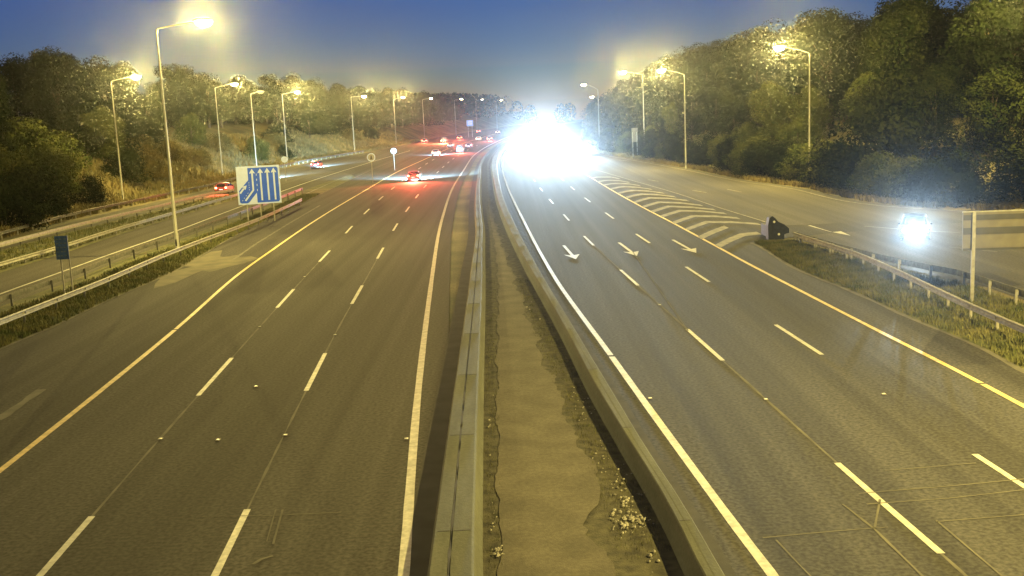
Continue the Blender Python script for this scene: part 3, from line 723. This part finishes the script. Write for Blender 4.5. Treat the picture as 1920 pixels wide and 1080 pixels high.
# ------------------------------------------------------------------ vehicles (nose towards +Y)
def car_proto(kind, paint):
    r = empty('car', (0, 0, 0)); Wd = .88
    if kind == 'van':
        side = [(-2.4, .35), (-2.45, .9), (-2.42, 1.75), (-2.25, 1.95), (1.1, 1.95), (1.65, 1.30), (2.35, 1.05), (2.45, .7), (2.4, .35)]; roofz = 1.3
    elif kind == 'saloon':
        side = [(-2.2, .30), (-2.27, .62), (-2.2, .98), (-1.55, 1.03), (-.95, 1.40), (-.2, 1.46), (.55, 1.40), (1.25, .98), (2.0, .82), (2.2, .62), (2.18, .30)]; roofz = 1.0
    else:
        side = [(-2.0, .30), (-2.08, .62), (-2.02, 1.0), (-1.72, 1.38), (-1.3, 1.49), (-.2, 1.52), (.5, 1.44), (1.15, 1.02), (1.9, .86), (2.1, .62), (2.05, .30)]; roofz = 1.0
    mb = MB(); vs = []; n = len(side)
    # five slices across: edges pulled in for tumblehome
    for q in (-1, -.86, 0, .86, 1):
        for (y, z) in side:
            k = abs(q); top = max(0, (z-roofz)/.5)
            x = q*Wd*(1-.20*top) ; yy = y*(1-.035*(k**3)); zz = z - (.05*k*k if z > .5 else 0)
            if k == 1: zz = z-.07 if z > .5 else z+.03
            vs.append((x, yy, zz))
    fs = []
    for s in range(4):
        for i in range(n): fs.append((s*n+i, s*n+(i+1) % n, (s+1)*n+(i+1) % n, (s+1)*n+i))
    fs.append(tuple(range(n))[::-1]); fs.append(tuple(range(4*n, 5*n)))
    mb.add(vs, fs); body = mb.build('body', paint, r, smooth=False)
    g = MB()                                     # rear window, windscreen, side windows
    def gl(P): g.add(P, [tuple(range(len(P)))])
    if kind == 'van':
        gl([(-.66, -2.455, 1.2), (.66, -2.455, 1.2), (.6, -2.44, 1.68), (-.6, -2.44, 1.68)]); gl([(-.68, 1.66, 1.33), (.68, 1.66, 1.33), (.58, 1.16, 1.9), (-.58, 1.16, 1.9)])
        for s in (-1, 1): gl([(s*.865, .2, 1.2), (s*.865, 1.4, 1.2), (s*.78, .95, 1.72), (s*.78, .2, 1.72)])
    elif kind == 'saloon':
        gl([(-.64, -1.56, 1.06), (.64, -1.56, 1.06), (.54, -1.0, 1.405), (-.54, -1.0, 1.405)]); gl([(-.66, 1.27, 1.01), (.66, 1.27, 1.01), (.54, .60, 1.415), (-.54, .60, 1.415)])
        for s in (-1, 1): gl([(s*.885, -1.3, 1.0), (s*.885, .95, .98), (s*.775, .45, 1.30), (s*.775, -.9, 1.31)])
    else:
        gl([(-.64, -2.045, 1.02), (.64, -2.045, 1.02), (.55, -1.76, 1.36), (-.55, -1.76, 1.36)]); gl([(-.66, 1.18, 1.05), (.66, 1.18, 1.05), (.54, .56, 1.45), (-.54, .56, 1.45)])
        for s in (-1, 1): gl([(s*.885, -1.6, 1.02), (s*.885, .9, 1.0), (s*.775, .4, 1.36), (s*.775, -1.35, 1.38)])
    g.build('window', M['glass'], body)
    for sx in (-1, 1):
        for y in ((-1.32, 1.36) if kind != 'van' else (-1.6, 1.6)):
            wh_ = MB(); wh_.tube([(sx*.70, y, .32), (sx*.90, y, .32)], .32, 16); wo_ = wh_.build('wheel', M['tyre'], r)
            rm = MB(); rm.tube([(sx*.895, y, .32), (sx*.912, y, .32)], .2, 12); rm.build('rim', M['rim'], wo_)
        m2 = MB(); m2.box((sx*.98, .85, 1.0), (.16, .09, .13), tp=.85); m2.build('wing_mirror', paint, r)
    yb = side[1][0]*.98
    for sx in (-1, 1):
        tl = MB(); tl.box((sx*.68, yb-.035, .86), (.26, .07, .20), tp=.9); tl.build('tail_light', M['tail'], r)
        hl = MB(); hl.ellip((sx*.64, side[-2][0]*.965+.02, .66), (.16, .08, .09), 10, 6); hl.build('headlight', M['head'], r)
    pt = MB(); pt.box((0, yb-.03, .62), (.50, .03, .11)); pt.build('number_plate', M['plate_lit'], r)
    bm_ = MB(); bm_.box((0, yb-.02, .42), (1.5, .12, .16), tp=.95); bm_.build('bumper', M['rubber'], r)
    return r
paints = {n: mat('car_paint_'+n, c, .3, var=.03, spec=.6, metal=.3) for n, c in (('red', (.20, .02, .02)), ('grey', (.12, .12, .13)), ('dark', (.03, .032, .04)), ('silver', (.35, .35, .36)), ('white', (.6, .6, .58)), ('blue', (.03, .05, .12)))}
PROTO = {}
def put_car(x, Y, rz, label, kind='hatch', paint='dark', group=None, tails=1.0, beam=0.0, brake=False, oncoming=0.0, spread=60, aim=93, oncol=(.60, .82, 1.0)):
    k = (kind, paint)
    if k not in PROTO: PROTO[k] = r = car_proto(kind, paints[paint])
    else:
        r = copy_tree(PROTO[k])
        for o in list(walk(r)):
            if o.type == 'LIGHT': bpy.data.objects.remove(o)
    r.location = (x, Y, 0.012); r.rotation_euler = (0, 0, rz); tag(r, label, 'van' if kind == 'van' else 'car', group)
    yb = {'van': -2.46, 'saloon': -2.28, 'hatch': -2.1}[kind]
    parts = [o for o in r.children]
    if brake:
        for o in parts:
            if o.name.startswith('tail_light'): o.data = o.data.copy(); o.data.materials[0] = M['brake']
    near = Y < 150 and x < 0
    for sx in (-1, 1):
        cx = sx*.66 if near else 0.0; dbl = 1.0 if near else 2.0
        if sx > 0 and not near: break
        if tails >= 2.0 or near and tails:
            l = bpy.data.lights.new('tail_light_glow', 'SPOT'); l.energy = TAIL_W*tails*dbl; l.color = (1, .10, .05) if not brake else (1, .2, .08)
            l.spot_size = math.radians(150); l.spot_blend = .6; l.shadow_soft_size = .12
            lo = bpy.data.objects.new('tail_light_glow', l); COL.objects.link(lo); lo.parent = [o for o in parts if o.name.startswith('tail_light')][0 if sx < 0 else 1]
            lo.location = (cx, yb-.12, .86); lo.rotation_euler = (math.radians(-90), 0, 0)
        if beam or oncoming:
            l = bpy.data.lights.new('headlight_beam', 'SPOT'); l.energy = (beam or oncoming)*dbl; l.color = (.42, .75, 1.0) if beam else oncol
            l.spot_size = math.radians(spread if beam else 24); l.spot_blend = .9; l.shadow_soft_size = .08
            lo = bpy.data.objects.new('headlight_beam', l); COL.objects.link(lo); lo.parent = [o for o in parts if o.name.startswith('headlight')][0 if sx < 0 else 1]
            yf = {'van': 2.5, 'saloon': 2.28, 'hatch': 2.2}[kind]
            lo.location = (cx, yf+.12, .68); lo.rotation_euler = (math.radians((83 if aim == 93 else aim) if beam else aim), 0, 0)
    return r
TAIL_W = 4200.0
def heading(Y, f=None):
    f = f or base; s = (f(Y+4)-f(Y-4))/8; return -math.atan(s)
QG = 'cars driving away on the left roads'
def away(px, py, label, **kw):
    q = un(px, py); return put_car(q.x, q.y, heading(q.y), label, group=QG, **kw)
away(422, 362, 'car with glowing red tail lights on the slip road left of the blue lane sign', kind='hatch', paint='red', tails=.45)
away(505, 337, 'dark car mostly hidden behind the blue lane sign', kind='saloon', paint='dark', beam=130000, tails=.3, aim=87)
away(594, 315, 'dark red car on the slip road right of the blue sign', kind='hatch', paint='red', beam=190000, tails=.8, aim=87)
away(777, 339, 'nearest car in the left carriageway, red tail lights and blue-white beams either side', kind='saloon', paint='dark', beam=260000, tails=4.5, spread=125)
away(818, 292, 'car at the back of the queue with a pale beam to its left', kind='hatch', paint='silver', beam=60000, tails=1.2, spread=140)
away(797, 268, 'car farthest left in the distance with paired red lights', kind='hatch', paint='grey', tails=2.0)
away(833, 268, 'car braking with the brightest orange-red lights of the queue', kind='van', paint='grey', tails=9, brake=True)
away(846, 277, 'dim car partly hidden among the queue beside the brightest lights', kind='saloon', paint='grey', tails=1.0)
away(864, 286, 'car with wide-set bright red lights at the right of the queue', kind='van', paint='dark', tails=3.5)
away(880, 278, 'car with a single slanting red light behind the wide-set pair', kind='hatch', paint='blue', tails=1.6)
away(863, 262, 'small distant car with red lights above the middle of the queue', kind='hatch', paint='grey', tails=2.2)
away(898, 249, 'distant car with red lights beside the small blue sign', kind='saloon', paint='silver', tails=1.0)
away(898, 264, 'distant car with pinkish lights below the small blue sign', kind='hatch', paint='white', tails=1.0)
away(919, 264, 'distant car with two red lights, next right of the pinkish pair', kind='saloon', paint='dark', tails=2.0)
away(934, 251, 'last visible red-lit car beside the white headlight glare', kind='hatch', paint='grey', tails=1.0)
# oncoming traffic, hidden in the glare of its own headlights
OG = 'oncoming vehicles hidden in the white headlight glare'
GL = 2.3
for (lane, Y, pw, kd, pt) in [(6.0, 236, 60000, 'saloon', 'dark'), (10.0, 218, 36000, 'hatch', 'blue'), (9.8, 256, 60000, 'van', 'white'), (14.2, 242, 60000, 'van', 'white'),
                       (17.6, 222, 42000, 'saloon', 'grey'), (2.6, 262, 42000, 'hatch', 'silver'), (6.2, 300, 80000, 'hatch', 'red'), (10.2, 335, 150000, 'van', 'white')]:
    x = RW(Y) + lane
    put_car(x, Y, PI+heading(Y)-math.atan2(x, Y)*.5, 'oncoming vehicle with dazzling headlights inside the white glare', kind=kd, paint=pt, group=OG, tails=0, oncoming=pw*GL)
q = at_depth(1716, 432, 68)
put_car(q.x+.75, 68+2, PI-math.atan2(q.x, 70), 'single oncoming car with blue-white glaring headlights on the right slip road', kind='hatch', paint='dark', tails=0, oncoming=75000, aim=97.5)

# ------------------------------------------------------------------ trees
def clump_crown(R_, H_, nblob, nleaf, leaf, seed, low=.15):
    rnd = random.Random(seed); mb = MB(); blobs = []
    for k in range(nblob):
        t = (k+.5)/nblob; z = low + (1-low)*t
        env = math.sin(PI*min(1, .18+.80*t))**.7 if t < .95 else .35
        a = rnd.uniform(0, 2*PI); rr = R_*env*rnd.uniform(.25, .85)
        blobs.append((rr*math.cos(a), rr*math.sin(a), z*H_*.92, R_*rnd.uniform(.26, .46)))
    per = nleaf//nblob
    for (bx, by, bz, br) in blobs:
        for _ in range(per):
            u = rnd.uniform(-1, 1); a = rnd.uniform(0, 2*PI); s = math.sqrt(1-u*u); q = br*(.62+.48*rnd.random()**.6)
            n = Vector((s*math.cos(a), s*math.sin(a), u*.85)); c = Vector((bx, by, bz)) + n*q
            if c.z < .1: continue
            nn = (n + Vector((rnd.gauss(0, .34), rnd.gauss(0, .34), rnd.gauss(.1, .34)))).normalized()
            t1 = nn.cross(Vector((rnd.gauss(0, 1), rnd.gauss(0, 1), rnd.gauss(0, 1)))).normalized(); t2 = nn.cross(t1)
            L_ = leaf*rnd.uniform(.6, 1.4); w_ = L_*rnd.uniform(.35, .6)
            mb.add([c-t1*L_*.5, c-t2*w_*.5+nn*L_*.06, c+t1*L_*.5, c+t2*w_*.5+nn*L_*.06], [(0, 1, 2, 3)])
    return mb, blobs
TP = {}
def tree_proto(key, R_, H_, th, leafm, seed, nblob=26, nleaf=5200, leaf=.5, shrub=False):
    mb, blobs = clump_crown(R_, H_-th*.5, nblob, nleaf, leaf, seed, low=.04 if shrub else .12)
    off = 0 if shrub else th*.5
    mb.v = [(x, y, z+off) for x, y, z in mb.v]
    crown = mb.mesh('crown', M[leafm])
    tm = MB(); rnd = random.Random(seed+1)
    if shrub:
        for k in range(5):
            bx, by, bz, br = blobs[rnd.randrange(len(blobs))]; tm.tube([(0, 0, -.2), (bx*.5, by*.5, bz*.5), (bx, by, bz)], [.07, .05, .02], 6)
    else:
        tr = .10+R_*.035
        tm.tube([(0, 0, -.5), (.05, 0, th*.4), (.1*R_*.3, .05, H_*.45), (.1*R_*.2, -.05, H_*.8)], [tr*1.5, tr, tr*.75, tr*.25], 9)
        for k in range(9):
            bx, by, bz, br = blobs[rnd.randrange(len(blobs))]; z0 = H_*rnd.uniform(.22, .5)
            if bz+off < z0: z0 = (bz+off)*.6
            tm.tube([(0, 0, z0), (bx*.45, by*.45, z0+(bz+off-z0)*.6), (bx, by, bz+off)], [tr*.45, tr*.3, .03], 6)
    TP[key] = (tm.mesh('trunk', M['bark'], True), crown)
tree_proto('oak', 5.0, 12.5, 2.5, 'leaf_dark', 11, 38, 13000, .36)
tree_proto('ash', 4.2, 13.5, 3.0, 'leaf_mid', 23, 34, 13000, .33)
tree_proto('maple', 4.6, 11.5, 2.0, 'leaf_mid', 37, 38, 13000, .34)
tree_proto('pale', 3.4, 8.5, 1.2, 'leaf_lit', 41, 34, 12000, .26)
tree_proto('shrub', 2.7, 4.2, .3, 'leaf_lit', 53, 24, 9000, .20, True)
tree_proto('bush', 3.0, 4.0, .3, 'leaf_mid', 59, 24, 9000, .21, True)
tree_proto('gorse', 2.5, 2.4, .2, 'leaf_gorse', 67, 20, 8000, .18, True)
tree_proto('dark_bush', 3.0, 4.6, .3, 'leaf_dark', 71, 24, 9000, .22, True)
HT = {'oak': 12.5, 'ash': 13.5, 'maple': 11.5, 'pale': 8.5, 'shrub': 4.2, 'bush': 4.0, 'gorse': 2.4, 'dark_bush': 4.6}
def plant(key, x, Y, h, label, group, sx=1.0, jit=True):
    g = ground_z(x, Y)-.1; s = h/HT[key]
    isb = key in ('shrub', 'bush', 'gorse', 'dark_bush')
    if h > 7.5 and key != 'pale' and any((x-a)**2+(Y-b)**2 < 11.5**2 for a, b in LAMPS if b > 100): return
    r = empty('shrub' if isb else 'tree', (x, Y, g), random.uniform(0, 2*PI), label, 'shrub' if isb else 'tree', group)
    r.scale = (s*sx, s*sx, s)
    link('stems' if isb else 'trunk', TP[key][0], r); link('crown', TP[key][1], r); return r
def where(Y, side):
    if side == 'left':
        for lim, t in ((112, 'at the far left edge of the frame'), (165, 'behind the bright far-left lamp column'), (215, 'behind the blue lane sign'), (275, 'right of the blue lane sign'), (345, 'above the two round signs'), (440, 'behind the left end of the queue'), (9e9, 'beyond the queue of cars')):
            if Y < lim: return t
    for lim, t in ((112, 'at the right edge of the frame'), (165, 'around the brightest right lamp'), (235, 'behind the second right lamp'), (310, 'behind the small yellowish panel'), (9e9, 'beyond the headlight glare')):
        if Y < lim: return t
R_ = random.Random(5)
# left bank
Y = 84.0
while Y < 640:
    st_ = 9 if Y < 330 else 14
    for d0, kk, hh in ((17, ('maple', 'ash', 'bush'), 8.5), (26, ('oak', 'ash', 'maple'), 11.5), (36, ('oak', 'ash'), 12.5)):
        d = d0 + R_.uniform(-3, 3); yy = Y + R_.uniform(-3.5, 3.5); x = T1(yy)-d
        row = {17: 'lower dark tree', 26: 'middle-row dark tree', 36: 'tall skyline tree'}[d0]
        if d0 == 17 and (130 < Y < 160 or 205 < Y < 300): continue
        plant(R_.choice(kk), x, yy, hh*R_.uniform(.8, 1.2), f'{row} of the left bank wood {where(yy, "left")}', f'{row}s of the left bank {where(yy, "left")}', 1.12)
    Y += st_*R_.uniform(.85, 1.15)
SH = 'shrubs on the left bank'
for key, px, Y, d, h, lb in [
    ('dark_bush', 40, 104, 2.6, 5.5, 'dark bush at the very left edge beside the farthest rail'), ('dark_bush', 0, 98, 4.0, 6.5, None), ('bush', 95, 116, 4.0, 5.5, 'large mottled bush at far left, lowest of the bank'),
    ('shrub', 60, 118, 9.0, 6.0, 'pale shrub high on the left edge of the bank'), ('shrub', 165, 128, 8, 5.8, 'yellow-green lit shrub left of the bright far-left lamp column'),
    ('shrub', 255, 138, 11, 6.4, 'tallest yellow-green lit shrub just right of the far-left lamp column'), ('shrub', 215, 136, 14, 7.0, None), ('pale', 330, 158, 14, 8.5, 'lit tree right of the tallest lamp column'),
    ('dark_bush', 200, 132, 5.0, 3.6, 'dark low bush beside the foot of the far-left lamp column'), ('bush', 290, 150, 8, 4.5, 'green bush halfway up the bank left of the tallest column'),
    ('gorse', 345, 160, 8, 2.6, 'brown low shrub on the bank behind the tallest column'), ('gorse', 420, 185, 12, 3.2, None), ('gorse', 440, 190, 9, 2.8, None),
    ('pale', 480, 215, 16, 7.0, None), ('shrub', 575, 232, 7, 4.6, 'round pale shrub right of the blue lane sign, behind a lamp column'), ('shrub', 590, 238, 9, 4.2, None), ('gorse', 620, 262, 12, 3.0, None),
    ('bush', 635, 270, 14, 5.0, None), ('dark_bush', 655, 250, 6, 3.4, None), ('gorse', 690, 330, 10, 3.0, None), ('bush', 720, 360, 9, 4.0, None), ('gorse', 520, 222, 13, 3.4, None), ('gorse', 385, 172, 14, 3.6, None)]:
    x = T1(Y)-d
    plant(key, x, Y, h, lb or f'{"pale" if key in ("shrub","pale") else "brownish" if key == "gorse" else "dark"} {"tree" if key == "pale" else "shrub"} on the left bank slope {where(Y, "left")}', SH, 1.15)
# right bank
Y = 74.0
while Y < 640:
    st_ = 8 if Y < 300 else 14
    for d0, kk, hh in ((10, ('maple', 'ash', 'bush'), 9.5), (19, ('oak', 'ash', 'maple'), 13.0), (30, ('oak', 'ash'), 15.0)):
        d = d0 + R_.uniform(-2.5, 2.5); yy = Y + R_.uniform(-3.5, 3.5); x = RB(yy)+d
        row = {10: 'front-row tree', 19: 'middle-row tree', 30: 'tall skyline tree'}[d0]
        if d0 == 10 and 125 < Y < 160: continue
        plant(R_.choice(kk), x, yy, hh*R_.uniform(.82, 1.18), f'{row} of the right bank wood {where(yy, "right")}', f'{row}s of the right bank {where(yy, "right")}', 1.12)
    Y += st_*R_.uniform(.85, 1.15)
Y = 76.0
while Y < 330:
    x = RB(Y)+3.2+R_.uniform(-.5, 1.2)
    plant(R_.choice(('dark_bush', 'bush', 'dark_bush', 'shrub')), x, Y, R_.uniform(2.8, 4.8), f'hedge shrub on the right slip road edge {where(Y, "right")}', 'hedge shrubs along the right slip road', 1.2)
    Y += R_.uniform(2.8, 4.8)
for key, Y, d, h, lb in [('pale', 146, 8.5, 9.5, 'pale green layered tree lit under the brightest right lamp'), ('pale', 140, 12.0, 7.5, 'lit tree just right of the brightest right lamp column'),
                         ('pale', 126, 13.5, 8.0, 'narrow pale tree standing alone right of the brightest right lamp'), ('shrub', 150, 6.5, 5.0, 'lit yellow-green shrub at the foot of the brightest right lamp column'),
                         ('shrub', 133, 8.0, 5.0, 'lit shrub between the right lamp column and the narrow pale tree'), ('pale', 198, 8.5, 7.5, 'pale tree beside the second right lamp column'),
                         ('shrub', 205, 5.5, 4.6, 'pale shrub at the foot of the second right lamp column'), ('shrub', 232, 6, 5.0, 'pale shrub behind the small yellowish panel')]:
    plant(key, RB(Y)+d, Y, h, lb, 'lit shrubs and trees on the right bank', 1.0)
# far wood closing the view
mb = MB()
for k in range(170):
    Y = R_.uniform(690, 860); x = base(Y)+R_.uniform(-150, 130)
    if -50 < x-base(Y) < 24 and Y < 820: continue
    g = ground_z(x, Y); rad = R_.uniform(4, 6)
    for _ in range(130):
        u = R_.uniform(-1, 1); a = R_.uniform(0, 2*PI); s = math.sqrt(1-u*u); q = Vector((x+rad*s*math.cos(a), Y+rad*s*math.sin(a), g+7+u*7))
        n1 = Vector((R_.gauss(0, 1), R_.gauss(0, 1), R_.gauss(0, 1))).normalized(); n2 = n1.cross(Vector((.3, .2, 1))).normalized()
        mb.add([q-n1*1.1, q-n2*.8, q+n1*1.1, q+n2*.8], [(0, 1, 2, 3)])
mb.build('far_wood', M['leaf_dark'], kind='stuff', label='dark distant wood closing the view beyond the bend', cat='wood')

# ------------------------------------------------------------------ scattering volume, added so that the lights bloom as in a lens
mb = MB(); mb.box((-10, 430, 15.5), (640, 1120, 34.6))
hz = mb.build('glow_haze', None or bpy.data.materials.new('glow_haze'), kind='stuff', label='thin night haze filling the air over the motorway', cat='glow_haze')
hm = hz.data.materials[0]; hm.use_nodes = True; t = hm.node_tree; t.nodes.clear()
o = t.nodes.new('ShaderNodeOutputMaterial'); v = t.nodes.new('ShaderNodeVolumePrincipled')
v.inputs['Color'].default_value = (.92, .95, 1, 1); v.inputs['Density'].default_value = GLOW_HAZE_DENSITY; v.inputs['Anisotropy'].default_value = .95
t.links.new(v.outputs[0], o.inputs['Volume'])
try: hm.volume_sampling = 'EQUIANGULAR'
except Exception: pass
try: hm.cycles.volume_sampling = 'EQUIANGULAR'
except Exception: pass
